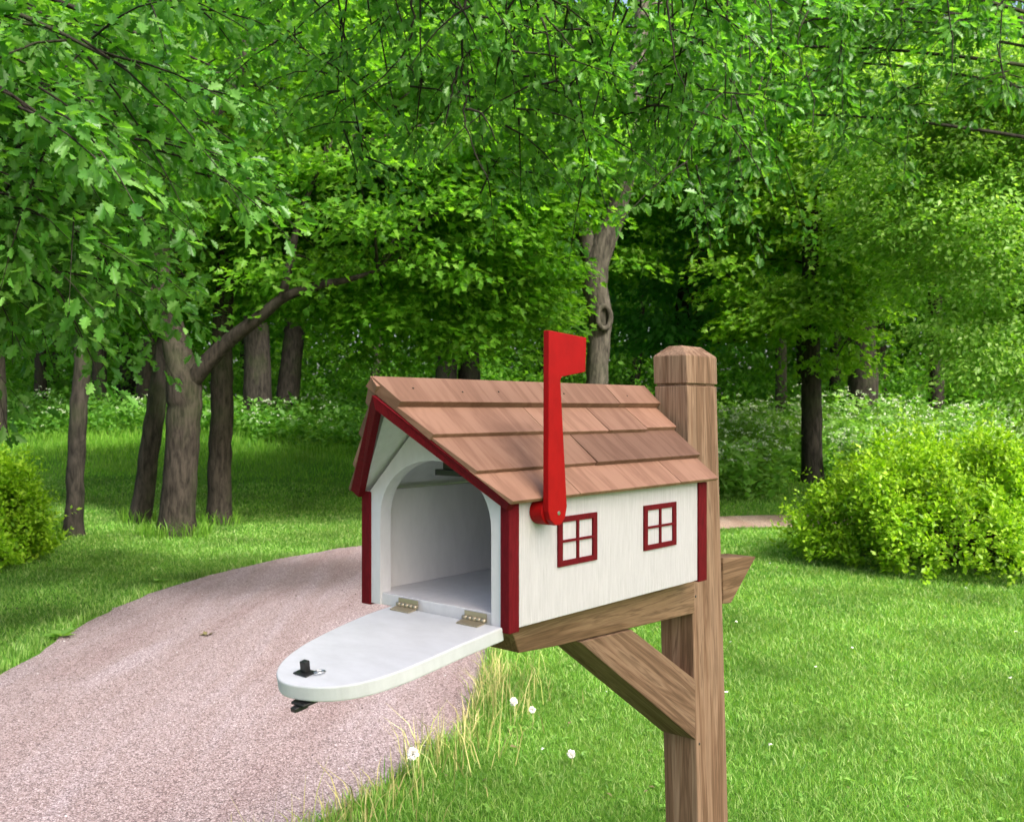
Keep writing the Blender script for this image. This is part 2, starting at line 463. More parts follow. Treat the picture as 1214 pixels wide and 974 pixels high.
def tube_soup(rng, starts, ends, r0, r1, sag=0.0, seg=4, n=4):
    V, Fs, b = [], [], 0
    for a, e in zip(starts, ends):
        a, e = np.array(a), np.array(e)
        L = np.linalg.norm(e-a)
        pts, rad = [], []
        w = rng.normal(0, .05*L, 3)
        for k in range(seg+1):
            t = k/seg
            p = a+(e-a)*t + w*math.sin(math.pi*t); p[2] += sag*L*(4*t*(1-t))
            pts.append(p); rad.append(r0+(r1-r0)*t)
        v, f = tube_arrays(pts, rad, n)
        V += [tuple(x) for x in v]; Fs += [tuple(i+b for i in q) for q in f]; b += len(v)
    return V, Fs

# ------------------------------------------------------------------ trees
def at(px, py, d): return np.array([(px-CX)/F*d, d, H-(py-CY)/F*d])

def make_tree(name, base, trunk, limbs, ells, leaf, bark, label, seed, ncl=220, per=90, ls=.13, rcl=.6,
              shape=KITE, zmin=None, group='trees of the park', cat='tree', nbr=36, shell=.45, knots=(), flare=1.3, sink=.15, br=.022):
    """trunk, limbs: lists of (points, radii) in world coordinates"""
    rng = rs(seed); rr = random.Random(seed)
    B = np.array([base[0], base[1], float(ground_h(base[0], base[1]))])
    root = empty(name, B)
    tag(root, label, cat, group)
    mb = MB()
    tp = [np.array(p) - B for p in trunk[0]]
    tp[0] = tp[0]*0 + np.array([tp[0][0], tp[0][1], -sink])
    P, R = smooth_path(tp, trunk[1], 6)
    R = [r*(1 + (flare-1)*math.exp(-max(0, p.z)/.13)) for p, r in zip(P, R)]
    P = [p + Vector((rr.gauss(0,.006), rr.gauss(0,.006), 0)) for p in P]
    mb.tube(P, R, 20, jit=.022, rng=rr)
    anchors = [np.array(P[i]) for i in range(len(P)//2, len(P))]
    for lp, lr in limbs:
        p2, r2 = smooth_path([np.array(p)-B for p in lp], lr, 5)
        mb.tube(p2, r2, 12, jit=.025, rng=rr)
        anchors += [np.array(q) for q in p2[2:]]
    p, d, n, cc, out = crown_points(rng, ells, ncl, per, rcl, shell=shell, zmin=zmin)
    p -= B; cc = cc - B
    # branches from skeleton to some clusters
    A = np.array(anchors)
    pick = rng.permutation(len(cc))
    st, en = [], []
    for k in pick:
        if len(st) >= nbr: break
        dist = np.linalg.norm(A-cc[k], axis=1) + 1.2*np.maximum(0, A[:,2]-cc[k][2])
        if dist.min() > 2.0: continue
        st.append(A[np.argmin(dist)]); en.append(cc[k])
    v, f = tube_soup(rng, st, en, br, .008, .06)
    mb.add(v, f, True)
    for kp, ka, kr in knots:       # ring shaped scars where limbs were cut
        c = Vector(np.array(kp)-B); ax = Vector(ka).normalized()
        u = ax.cross(Vector((0,0,1))).normalized(); w = u.cross(ax)
        ring = [c + (u*math.cos(TAU*i/14)*kr*.8 + w*math.sin(TAU*i/14)*kr*1.3) for i in range(15)]
        mb.tube(ring, kr*.33, 8, cap=False)
    mb.build('trunk', bark, root)
    s = ls*(.6+.7*rng.rand(len(p)))
    link('crown', leaf_mesh('crown', p, d, n, s, shape), leaf, root)
    return root

# ------------------------------------------------------------------ sprays (near foliage)
def spray_points(rng, p0, dirs, L, per, off=.11):
    n = len(p0)
    idx = np.repeat(np.arange(n), per); t = .1+.9*rng.rand(len(idx))
    droop = (.15+.5*rng.rand(n))
    def cur(i, t):
        q = p0[i] + dirs[i]*(L[i]*t)[:,None]
        q[:,2] -= droop[i]*L[i]*t*t
        return q
    p = cur(idx, t)
    tan = cur(idx, np.minimum(t+.05,1.05)) - p; tan = norm(tan)
    lat = rng.normal(0, 1, (len(idx),3)); lat -= tan*np.sum(lat*tan,axis=1,keepdims=True); lat = norm(lat); lat[:,2] *= .6
    p = p + lat*(off*rng.rand(len(idx))**.8)[:,None]
    d = lat*.9 + tan*.7 + rng.normal(0,.4,(len(idx),3)); d[:,2] -= .22
    nn = np.c_[rng.normal(0,.65,(len(idx),2)), np.ones(len(idx))]
    tw_s = p0; 
    curves = [np.stack([p0[i] + dirs[i]*L[i]*tt - np.array([0,0,droop[i]*L[i]*tt*tt]) for tt in (0,.25,.5,.75,1.0)]) for i in range(n)]
    return p, d, nn, curves

# ------------------------------------------------------------------ build: setting
build_ground(); build_path()

# ------------------------------------------------------------------ mailbox
ANG = math.radians(41.0)
P0 = np.array([-.0038, 1.4, H-.3241])
VD = np.array([math.sin(ANG), math.cos(ANG), 0]); UD = np.array([-math.cos(ANG), math.sin(ANG), 0])
def L3(u, v, w): return (-u, v, w)

def painted(name, col, scale, amt, bump, rough):
    return simple_mat(name, col, rough, .10 if col[1] < .02 else .3, 0, (scale, amt, bump))
M['white_rough'] = painted('white_rough_sawn', (.47,.46,.495), (300,300,20), .10, 1.0, .65)
M['white_paint'] = painted('white_paint', (.56,.56,.59), (60,60,24), .06, .25, .55)
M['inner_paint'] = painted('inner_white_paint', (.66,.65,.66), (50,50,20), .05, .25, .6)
M['door_paint'] = painted('white_door_paint', (.46,.485,.52), (16,40,16), .075, .12, .5)
M['dark_red'] = painted('barn_red_paint', (.105,.004,.008), (260,260,40), .28, .3, .7)
M['flag_red'] = painted('bright_red_paint', (.27,.004,.005), (40,40,25), .12, .2, .5)
M['cedar'] = wood_mat('cedar_shingle', [(.150,.080,.053),(.190,.103,.070),(.225,.127,.088)], rot=(0, math.radians(46), 0), scale=(30, 30, 2.5), island=.30, bump=.3, streak=.16, rings=False)
M['post_wood'] = wood_mat('post_wood', [(.075,.040,.022),(.19,.112,.070),(.285,.185,.125)], scale=(38, 38, 1.6))
M['arm_wood'] = wood_mat('arm_wood', [(.065,.036,.018),(.165,.098,.056),(.245,.155,.095)], rot=(math.pi/2, 0, 0), scale=(38, 38, 2.2))
M['brace_wood'] = wood_mat('brace_wood', [(.065,.036,.020),(.16,.095,.060),(.235,.15,.10)], rot=(math.radians(-57), 0, 0), scale=(38, 38, 2.0))
M['brass'] = simple_mat('brass', (.46,.40,.29), .5, .5, .8)
M['black'] = simple_mat('black_plastic', (.012,.012,.013), .4, .4)
M['steel'] = simple_mat('steel', (.5,.52,.54), .3, .5, 1.0)

box_root = empty('mailbox', P0, -ANG)
tag(box_root, 'white house-shaped mailbox with cedar shingle roof, dark red trim and its arched door hanging open', 'mailbox')

def lb(a, b):
    m = MB(); m.box(L3(*a), L3(*b)); return m
lb((.001,.004,0),(.015,.583,.191)).build('wall', M['white_rough'], box_root, .001)
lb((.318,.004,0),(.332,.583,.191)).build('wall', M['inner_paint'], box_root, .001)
lb((.0152,.003,.000),(.3178,.565,.020)).build('floor', M['white_paint'], box_root, .001)
m = MB(); m.prism([(.0155,.0005),(.3175,.0005),(.3175,.190),(.1665,.336),(.0155,.190)], lambda a,b,t: L3(a,t,b), .566, .582)
m.build('back_wall', M['white_paint'], box_root, .001)
# facade with arched opening
cxu, hw = .1633, .1275
arch = [(cxu+hw, .0005), (cxu+hw, .145)]
for k in range(1, 24):
    a = math.pi*k/24
    arch.append((cxu+hw*math.cos(a), .145+.1035*math.sin(a)**.92))
arch += [(cxu-hw, .145), (cxu-hw, .0005)]
outline = [(.0155,.0005),(.0155,.191),(.1665,.336),(.3175,.191),(.3175,.0005)]
m = MB()
left_o = [(.3175,.0005),(.3175,.187),(.1665,.3235)]
poly = [(.0155,.0005),(.0155,.191),(.1665,.336),(.3175,.191),(.3175,.0005)] + arch
m.prism(poly, lambda a,b,t: L3(a,t,b), -.001, .023)
m.build('facade', M['white_paint'], box_root)
# trims
for a, b in (((-.003,-.004,-.005),(.0150,.0195,.190)), ((.3135,-.004,-.003),(.336,.0195,.190)),
             ((-.003,.556,-.003),(.0150,.587,.190)), ((.3135,.556,-.003),(.336,.587,.190))):
    lb(a, b).build('corner_trim', M['dark_red'], box_root, .0012)
# windows (applied frames)
def window(v0, v1, w0, w1):
    m = MB(); o0, o1 = -.0022, .0008
    fw, mw = .0115, .0052
    vm, wm = (v0+v1)/2, (w0+w1)/2
    m.box(L3(o0,v0,w0), L3(o1,v0+fw,w1)); m.box(L3(o0,v1-fw,w0), L3(o1,v1,w1))
    m.box(L3(o0,v0+fw,w0), L3(o1,v1-fw,w0+.009)); m.box(L3(o0,v0+fw,w1-.009), L3(o1,v1-fw,w1))
    m.box(L3(o0,vm-mw/2,w0+.009), L3(o1,vm+mw/2,w1-.009))
    m.box(L3(o0,v0+fw,wm-.002), L3(o1,vm-mw/2,wm+.002)); m.box(L3(o0,vm+mw/2,wm-.002), L3(o1,v1-fw,wm+.002))
    return m.build('window', M['dark_red'], box_root)
window(.116,.221,.080,.1595)['label'] = 'dark red window frame nearer the open door, its corner under the flag hub'
window(.3645,.474,.0785,.1590)['label'] = 'dark red window frame nearer the post'

# roof
SU, SW = .1865, .181
def vf(s): return -.02 - .107*s
def vr(s): return .597 + .024*s
def base_off(s): return -.008 - .011*s
def RP(s, v, off, side):
    u = -.02 + SU*s - .6965*off
    w = .198 + SW*s + .7176*off + .003*v
    if side: u = .333 - u
    return L3(u, v, w)
rng_r = random.Random(11)
roof = MB()
COURSE = [(-.012, .27), (.238, .57), (.53, .83), (.785, 1.0)]
JOINTS = [[.1475,.30,.4585],[.09,.2565,.455],[.187,.37,.50],[.473]]
for side in (0, 1):
    for ci, (sa, sb) in enumerate(COURSE):
        js = JOINTS[ci] if side == 0 else [j+rng_r.uniform(-.05,.05) for j in JOINTS[ci]]
        if ci == 1 and side == 0: js = [.2565]
        if ci == 0 and side == 0: js = [.1475,.4585]
        edges = [None] + js + [None]
        for k in range(len(edges)-1):
            g = .0009
            ds = rng_r.uniform(-.010, .010) if ci < 3 else 0
            lift = rng_r.uniform(-.0012, .0014)
            a0, a1 = (vf(sa+ds) if edges[k] is None else edges[k]+g), (vf(sb) if edges[k] is None else edges[k]+g)
            b0, b1 = (vr(sa+ds) if edges[k+1] is None else edges[k+1]-g), (vr(sb) if edges[k+1] is None else edges[k+1]-g)
            if edges[k] is None: a0 += rng_r.uniform(-.003,.002)
            if edges[k+1] is None: b0 += rng_r.uniform(-.002,.004)
            top0 = (.0 if ci < 3 else .003)+lift; top1 = -.0095 if ci < 3 else .003
            bot0, bot1 = base_off(sa)+.0004, base_off(sb)+.0004
            lo = [RP(sa+ds,a0,bot0,side), RP(sa+ds,b0,bot0,side), RP(sb,b1,bot1,side), RP(sb,a1,bot1,side)]
            hi = [RP(sa+ds,a0,top0,side), RP(sa+ds,b0,top0+rng_r.uniform(-.0006,.0006),side), RP(sb,b1,top1,side), RP(sb,a1,top1,side)]
            roof.hexa(lo, hi)
roof_o = roof.build('roof', M['cedar'], box_root, .0007, 1)
for v_, s_ in ((-.06,.90),(.045,.875),(.135,.885),(.315,.88),(.52,.87)):
    m = MB(); m.tube([RP(s_, v_, .0025, 0), RP(s_, v_, .0042, 0)], .0017, 8)
    m.build('nail', M['twig'], roof_o)
sh = MB()
for side in (0, 1):
    def ring(o):
        return [RP(.03, vf(.03)+.0225, base_off(.03)+o, side), RP(.03, vr(.03)-.004, base_off(.03)+o, side),
                RP(1.0, vr(1)-.004, base_off(1)+o, side), RP(1.0, vf(1)+.0225, base_off(1)+o, side)]
    sh.hexa(ring(-.010), ring(-.0002))
sh.build('sheathing', M['white_paint'], roof_o)
for side in (0, 1):
    fa = MB()
    def ringf(dv):
        return [RP(0, vf(0)+dv, base_off(0)-.0004, side), RP(1.0, vf(1)+dv, base_off(1)-.0004, side),
                RP(1.0, vf(1)+dv+.007, base_off(1)-.0165, side), RP(0, vf(0)+dv+.007, base_off(0)-.0165, side)]
    a, b = ringf(.002), ringf(.015)
    # mitre at the peak
    for rg in (a, b):
        for i in (1, 2):
            x, y, z = rg[i]; rg[i] = (-.1665 + (.0003 if side == 0 else -.0003), y, z - abs(x+.1665)*.97)
    fa.hexa(a, b)
    fa.build('fascia', M['dark_red'], roof_o)

# door
TH = math.atan(.18)
def D(u, t, n): return L3(u, -t*math.cos(TH) - n*math.sin(TH)*-1*-1 - .004, .004 - t*math.sin(TH) + n*math.cos(TH))
dr = [(.010,.0),(.022,.07),(.031,.145),(.0395,.19),(.054,.228),(.076,.256),(.104,.274),(.135,.284),(.165,.2865),(.190,.279),(.214,.262),(.236,.235),(.252,.200),(.261,.165),(.266,.113),(.266,.05),(.256,.0)]
sp, _ = smooth_path([(a,b,0) for a,b in dr], [0]*len(dr), 4)
m = MB(); m.prism([(p.x,p.y) for p in sp], lambda a,b,t: D(a,b,t), -.0215, 0)
door = m.build('door', M['door_paint'], box_root, .0022)
for u0, u1 in ((.196,.244),(.044,.092)):
    m = MB()
    m.prism([(u0,.003),(u1,.003),(u1-.002,.0185),(u0+.002,.0185)], lambda a,b,t: D(a,b,t), .0005, .0022)
    for k in range(5):
        a = u0+(u1-u0)*k/5; b = u0+(u1-u0)*(k+1)/5-.0006
        m.tube([L3(a,-.0055,.0085), L3(b,-.0055,.0085)], .0031, 10)
    m.box(L3(u0+.001,-.0025,.0062), L3(u1-.001,-.0012,.0185))
    m.build('hinge', M['brass'], door)
m = MB()   # latch striker on the inner face
m.prism([(.146,.243),(.176,.243),(.176,.262),(.146,.262)], lambda a,b,t: D(a,b,t), .0004, .0026)
m.prism([(.1555,.2465),(.1675,.2465),(.1675,.2555),(.1555,.2555)], lambda a,b,t: D(a-(t*.12),b,t), .0026, .0185)
m.build('latch', M['black'], door, .0008)
m = MB()
ring = [D(.139+.0065*math.cos(TAU*i/12), .243+.008*math.sin(TAU*i/12), .003+.0015*math.sin(TAU*i/12)) for i in range(13)]
m.tube(ring, .0013, 6, cap=False)
m.build('latch_clip', M['steel'], door)
m = MB()   # pull on the outer (lower) face
hd = [D(.118,.284,-.030), D(.128,.287,-.036), D(.142,.288,-.0365), D(.150,.286,-.030)]
m.prism([(.118,.266),(.154,.266),(.150,.289),(.122,.289)], lambda a,b,t: D(a,b,t), -.0275, -.0238)
m.prism([(.129,.276),(.146,.276),(.143,.296),(.132,.296)], lambda a,b,t: D(a,b,t), -.034, -.0276)
m.build('door_pull', M['black'], door, .001)
m = MB()   # catch inside, at the head of the arch
m.box(L3(.186,.026,.2225), L3(.130,.040,.2325)); m.box(L3(.172,.0305,.2326), L3(.144,.036,.256))
m.build('catch', M['black'], box_root, .001)

# flag
fl = [(.050,.4500),(.1455,.4445),(.1430,.3900),(.0830,.3805),(.0785,.376),(.0950,.1800),(.0905,.1640),(.080,.1535),(.0660,.1535),(.0535,.163),(.049,.176)]
m = MB(); m.prism(fl, lambda a,b,t: L3(t,a,b), -.0245, -.0355)
flag = m.build('flag', M['flag_red'], box_root, .0012)
m = MB()
hub = [(.070+.0235*math.cos(TAU*i/28), .1735+.0205*math.sin(TAU*i/28)) for i in range(28)]
m.prism(hub, lambda a,b,t: L3(t,a,b), .0008, -.0243)
m.build('flag_hub', M['flag_red'], flag, .0015)
m = MB()
sc_ = [(.0737+.0032*math.cos(TAU*i/12), .1718+.0032*math.sin(TAU*i/12)) for i in range(12)]
m.prism(sc_, lambda a,b,t: L3(t,a,b), -.0352, -.0366)
m.build('screw', M['steel'], flag, .0004)

# post
PB = P0 + UD*.06 + VD*.68; PB[2] = float(ground_h(PB[0], PB[1]))
post_root = empty('mailbox_post', PB, -ANG)
tag(post_root, 'brown timber post with chamfered cap, horizontal arm and diagonal brace carrying the mailbox', 'post')
ZO = P0[2]-PB[2]
def Q(u, v, w): return (-(u-.06), v-.68, w+ZO)
def ur(w): return .0547 + .0293*w
PV0, PV1 = .628, .752
def sect(w, ex=0.0, wd=.078):
    a = ur(w)
    return [Q(a-ex,PV0-ex,w), Q(a+wd+ex,PV0-ex,w), Q(a+wd+ex,PV1+ex,w), Q(a-ex,PV1+ex,w)]
m = MB()
m.hexa(sect(-ZO-.25), sect(.3815))
m.hexa(sect(.3816,-.0025), sect(.3859,-.0025))
m.build('post', M['post_wood'], post_root, .0025)
m = MB()
a, b, c = sect(.386,.0012), sect(.4445,.0012), sect(.466,-.0225)
m.add(a+b+c, [(3,2,1,0)] + [(i,(i+1)%4,4+(i+1)%4,4+i) for i in range(4)] + [(4+i,4+(i+1)%4,8+(i+1)%4,8+i) for i in range(4)] + [(8,9,10,11)])
m.build('post_cap', M['post_wood'], post_root, .002)
UA = .0475
arm = [(.048,-.004),(.066,-.030),(.078,-.057),(.17,-.0635),(PV0-.0005,-.0815),(PV0-.0005,-.004)]
m = MB(); m.prism(arm, lambda a,b,t: Q(t,a,b), UA, UA+.076)
arm2 = [(PV1+.0005,.016),(.905,.001),(.787,-.086),(PV1+.0005,-.0825)]
m.prism(arm2, lambda a,b,t: Q(t,a,b), UA+.003, UA+.074)
m.build('arm', M['arm_wood'], post_root, .002)
brc = [(.236,-.0678),(.395,-.0742),(PV0-.001,-.2165),(PV0-.001,-.339)]
m = MB(); m.prism(brc, lambda a,b,t: Q(t,a,b), UA-.002, UA+.078)
m.build('brace', M['brace_wood'], post_root, .002)
for (u, v, w) in ((ur(-.05)-.0004, PV0+.012, -.05), (ur(-.35)-.0004, PV0+.012, -.35)):
    m = MB(); m.tube([Q(u-.0006,v,w), Q(u+.004,v,w)], .0026, 8)
    m.build('nail', M['black'], post_root)

# ------------------------------------------------------------------ trees
def px_path(lst):                      # (px, py, depth, width px) -> points, radii
    pts = [tuple(at(a, b, d)) for a, b, d, w in lst]
    rad = [w/F*d/2 for a, b, d, w in lst]
    return pts, rad
def base_of(lst):
    p = at(*lst[0][:3]); return (p[0], p[1])

# thick forked tree beside the path
tk = [(207,634,10.9,41),(214,560,10.9,39),(217,500,10.9,39),(218,458,10.9,41),(206,395,10.95,27),(190,320,11,22),(215,220,11.2,18),(255,140,11.4,16),(292,60,11.5,14),(300,-60,11.6,9),(290,-200,11.7,5)]
lb1 = [(218,466,10.9,20),(240,436,10.85,21),(270,405,10.8,18),(305,378,10.75,15),(338,352,10.7,12),(378,338,10.75,10),(415,331,10.85,7),(448,320,11.0,3)]
lb2 = [(334,356,10.7,11),(345,305,10.7,10),(357,250,10.8,7),(385,190,10.9,4)]
lb3 = [(200,372,10.95,14),(165,328,10.9,10),(120,300,10.8,6)]
make_tree('forked_tree', base_of(tk), px_path(tk), [px_path(l) for l in (lb1,lb2,lb3)],
          [((-1.6,11.6,4.0),(2.9,1.6,1.25)),((-3.0,12.0,5.6),(2.8,1.9,1.3)),((-.2,12.6,5.3),(2.3,1.8,1.4)),((-1.2,12.6,3.0),(2.2,1.2,.8))],
          M['maple'], M['bark'], 'thick brown tree with a heavy limb forking to the right, nearest the gravel path', 21,
          ncl=560, per=110, ls=.098, rcl=.5, shape=MAPLE, zmin=2.15, nbr=46)
tk = [(86,640,10.6,21),(90,570,10.6,20),(92,500,10.6,20),(97,430,10.6,19),(96,330,10.6,16),(90,200,10.6,12),(80,60,10.6,7)]
make_tree('slender_tree', base_of(tk), px_path(tk), [], [((-5.4,11.2,4.9),(1.7,1.5,1.7)),((-5.6,11.6,3.3),(1.5,1.0,.9))], M['maple'], M['bark_dark'],
          'slender dark tree trunk standing beside the left bush', 22, ncl=170, per=100, ls=.10, shape=MAPLE, zmin=2.3, flare=1.25)
tk = [(164,627,11.7,25),(174,560,11.7,23),(184,490,11.7,22),(196,410,11.7,21),(207,330,11.8,17),(215,200,11.9,12),(220,50,12,7)]
make_tree('leaning_tree', base_of(tk), px_path(tk), [], [((-4.3,13.0,5.2),(1.9,1.5,1.8)),((-4.4,13,3.6),(1.6,1.0,.9))], M['maple'], M['bark_dark'],
          'thin tree leaning right, just left of the thick forked tree', 23, ncl=170, per=100, ls=.10, shape=MAPLE, zmin=2.5, flare=1.25)
tk = [(258,623,12.0,28),(261,550,12,27),(263,480,12,26),(263,410,12,25),(268,320,12.1,20),(280,180,12.2,13),(290,40,12.4,7)]
make_tree('straight_tree', base_of(tk), px_path(tk), [], [((-3.4,13.6,5.4),(2.0,1.5,1.8)),((-2.8,13.4,3.7),(1.8,1.0,.9))], M['maple'], M['bark'],
          'upright medium tree trunk just right of the thick forked tree', 24, ncl=170, per=100, ls=.10, shape=MAPLE, zmin=2.5, flare=1.25)
# knotted tree behind the mailbox
tk = [(706,602,14,30),(706,500,14,27),(708,440,14,26),(711,375,14,28),(705,322,14,32),(726,262,14,26),(745,195,14,20),(752,120,14,22),(760,30,14.2,18),(770,-110,14.5,11)]
lbk = [(705,320,14,24),(688,262,14,19),(668,208,14,16),(640,140,14.2,11),(610,60,14.4,7)]
make_tree('knotted_tree', base_of(tk), px_path(tk), [px_path(lbk)],
          [((1.2,16.2,5.9),(3.2,1.5,2.2)),((-.6,14.8,4.9),(1.7,1.2,1.6)),((3.1,15.2,6.6),(1.5,1.4,1.4)),((-.5,15,3.5),(1.5,1.0,.8))],
          M['maple'], M['bark_grey'], 'grey-brown crooked tree with a ring-shaped knot, behind the red flag', 25, ncl=380, per=115, ls=.115, rcl=.56, shape=MAPLE, zmin=2.3,
          knots=[(tuple(at(716,376,13.80)), (.25,-1,.05), .13)], nbr=30)
# right trunk
tk = [(963,548,16,25),(962,500,16,24),(961,440,16,23),(960,380,16,22),(961,300,16,18),(963,200,16.1,13),(965,80,16.3,8)]
lbr = [(960,350,16,10),(985,372,15.8,8),(1015,392,15.6,6)]
make_tree('park_maple', base_of(tk), px_path(tk), [px_path(lbr)],
          [((5.0,15.6,4.4),(1.75,1.5,1.7)),((6.2,16.2,6.0),(2.6,2.0,2.0)),((4.7,15.4,2.9),(1.25,1.0,.75))],
          M['lime'], M['bark_dark'], 'dark straight tree trunk rising from behind the big right bush', 26, ncl=300, per=110, ls=.115, rcl=.52, shape=MAPLE, zmin=2.35, flare=1.2)
# dark blue-green tree between the knotted tree and the right trunk
tk = [(800,470,19,34),(806,420,19,32),(818,350,19,30),(830,280,19,24),(840,160,19,16),(850,40,19,9)]
l1 = [(815,352,19,20),(850,350,18.8,17),(885,330,18.6,13),(930,300,18.4,8)]
l2 = [(812,390,19,18),(850,400,18.8,15),(890,395,18.7,12),(930,380,18.6,7)]
make_tree('dark_oak', base_of(tk), px_path(tk), [px_path(l) for l in (l1,l2)],
          [((3.1,18.4,4.4),(2.0,1.4,2.0)),((3.4,19.5,7.4),(2.6,2.0,2.2))],
          M['blue_leaf'], M['bark_dark'], 'dark blue-green tree with crooked black limbs above the post cap', 27, ncl=220, per=95, ls=.17, rcl=.65, zmin=2.0, br=.05)
# small-leaved tree, right edge
tk = [(1250,640,13,22),(1250,520,13,20),(1246,400,13,18),(1240,260,13,14),(1226,150,13,10),(1210,20,13,6)]
make_tree('small_leaved_tree', base_of(tk), px_path(tk), [],
          [((5.9,11.6,3.5),(1.55,1.5,2.05)),((6.4,12.0,5.2),(1.8,1.4,1.2)),((5.0,11.6,4.6),(1.2,1.1,1.4)),((6.5,11.3,2.4),(1.3,.8,1.3)),((6.3,11.4,5.3),(1.2,1.0,1.1))],
          M['pale_leaf'], M['bark_dark'], 'pale green small-leaved tree filling the right edge above the big bush', 28, ncl=620, per=110, ls=.072, rcl=.42, zmin=1.05, nbr=60, shell=.3, br=.02)

# near oaks: boughs hanging into view from trees just outside it
def make_oak(name, base, height, boughs, label, seed, per_bough=15, per_spray=26, ls=.105, arch=1.0, r0=.36, spread=.35, twigs=(), drop=0):
    rng = rs(seed); rr = random.Random(seed)
    B = np.array([base[0], base[1], float(ground_h(base[0], base[1]))])
    root = empty(name, B); tag(root, label, 'tree', 'trees of the park')
    mb = MB()
    P, R = smooth_path([(0,0,-.2),(.03,.02,1.2),(-.05,.06,2.6),(.05,.0,height*.7),(0.02,.1,height)], [r0*1.25,r0,r0*.92,r0*.7,r0*.25], 6)
    mb.tube(P, R, 18, jit=.05, rng=rr)
    S, Dd, Ls = [], [], []
    for t, a in [(np.array(b[0])-B, b[1]) for b in boughs]:
        z0 = min(height*.95, max(2.2, t[2]*.75+1.0))
        s = np.array([0, 0, z0])
        mid1 = s*.65 + t*.35 + np.array([rr.uniform(-.2,.2), rr.uniform(-.3,.3), arch*a])
        fz = .25 if drop == 0 else .10
        mid2 = s*fz + t*(1-fz) + np.array([rr.uniform(-.25,.25), rr.uniform(-.3,.3), arch*a*(.75+drop)])
        Lb = np.linalg.norm(t-s)
        bp, br_ = smooth_path([s, mid1, mid2, t], [(.035+.009*Lb)*(1 if drop == 0 else .6), (.022+.004*Lb)*(1 if drop == 0 else .5), .016 if drop == 0 else .010, .004], 6)
        mb.tube(bp, br_, 7, smooth=True)
        bp = np.array([tuple(q) for q in bp]); nb = len(bp)
        vis = bp[int(nb*(.45 if drop == 0 else .6)):]
        hd = t - s; hd[2] = 0; hd = hd/max(np.linalg.norm(hd),.1)
        dense = a == .4  # leaves packed at the ends of the boughs added for shading
        for k in range(125 if dense else per_bough):
            q = vis[min(len(vis)-1, int(len(vis)*((.8+.2*rng.rand()) if dense else rng.rand()**.75)))]
            dv = hd*.6 + rng.normal(0, .75, 3); dv[2] = rng.normal(-.12,.35)
            S.append(q + rng.normal(0,.05,3)); Dd.append(dv/np.linalg.norm(dv)); Ls.append(.35+spread*rng.rand()*1.6)
    S, Dd, Ls = np.array(S), np.array(Dd), np.array(Ls)
    p, d, n, curves = spray_points(rng, S, Dd, Ls, per_spray)
    for tw in twigs:
        q, rd = smooth_path([np.array(at(*t))-B for t in tw], [.009-.006*i/(len(tw)-1) for i in range(len(tw))], 5)
        mb.tube([a + Vector((rr.gauss(0,.006), rr.gauss(0,.006), 0)) for a in q], rd, 5)
    for c in curves:
        v, f = tube_arrays([tuple(q) for q in c], [.007,.0055,.004,.003,.0015], 4)
        mb.add(v, f, True)
    mb.build('trunk', M['bark_dark'], root)
    link('crown', leaf_mesh('crown', p, d, n, ls*(.6+.7*rng.rand(len(p))), OAK), M['oak'], root)
    return root

A1 = [(60,20,4.6),(150,80,4.4),(195,180,4.8),(70,150,4.0),(30,240,4.4),(60,320,4.6),(35,345,5.0),(120,290,5.2),(-5,360,5.4),(110,50,5.4),(-60,200,4.4),(-80,340,4.6),
      (140,350,7.0),(110,385,7.2),(60,335,6.5),(150,270,7.4),(230,20,5.4),(320,10,6.4),(240,110,6.4),(270,200,7.2),(170,240,6.2),(200,200,7.6),(120,160,5.0),(20,100,4.4),(-40,40,4.6),(20,300,5.2),(90,230,4.9),(-100,375,5.2),
      (300,100,7.4)]
make_oak('spreading_oak', (-5.6,4.4), 7.5, [(at(*b), .45) for b in A1],
         'near oak whose lobed leaves hang down the left edge of the view', 41, per_bough=16, per_spray=44, ls=.080)
TW2 = [[(560,-60,5.0),(548,40,5.1),(550,110,5.2),(556,160,5.2),(580,215,5.25)],[(548,70,5.1),(535,110,5.15),(528,150,5.2)],[(552,130,5.2),(570,135,5.2),(590,170,5.25)],
       [(610,-50,5),(640,10,5.1),(665,40,5.1),(683,62,5.15)],[(640,10,5.1),(650,50,5.1),(655,90,5.2)],[(470,-40,5),(490,20,5.1),(475,70,5.2),(430,110,5.3)],[(790,-40,5.2),(795,40,5.2),(812,110,5.3)]]
TW3 = [[(905,-40,8.6),(885,40,8.6),(868,110,8.6),(868,170,8.7),(862,210,8.7)],[(885,40,8.6),(890,100,8.7),(876,160,8.7),(880,215,8.7)],[(868,110,8.6),(880,140,8.6),(893,190,8.7)],
       [(912,0,8.7),(916,60,8.7),(905,130,8.8),(915,190,8.8)],[(905,90,8.7),(893,130,8.7),(892,170,8.7)],[(960,10,8.8),(945,50,8.8),(965,120,8.9),(958,165,8.9)],[(1120,-20,9),(1130,60,9),(1122,110,9)],[(1190,0,9),(1185,60,9),(1196,110,9)]]
A2 = [(800,70,5.6),(775,120,5.8),(700,190,6.0),(660,110,5.4),(600,60,5.2),(560,150,5.8),(500,90,5.4),(440,30,5.2),(400,110,5.8),(350,50,5.6),
      (640,200,6.2),(760,10,5.0),(540,10,5.0),(680,40,5.2),(470,140,6.0),(780,160,6.0),(430,180,6.3),(720,80,5.6),(610,130,5.6),(840,20,5.4),(860,120,6.0),(580,210,6.4),(820,190,6.2)]
A2_SHADE = [(2.4,-.9,4.6),(2.7,-1.3,4.7),(2.1,-.8,4.3),(2.8,-.8,4.9),(2.3,-1.5,4.7),(3.0,-1.2,4.9),(2.0,-1.2,4.4),(3.0,-1.6,4.8),(2.6,-.5,4.7)]  # unseen boughs, added behind the camera to shade the mailbox from the sun
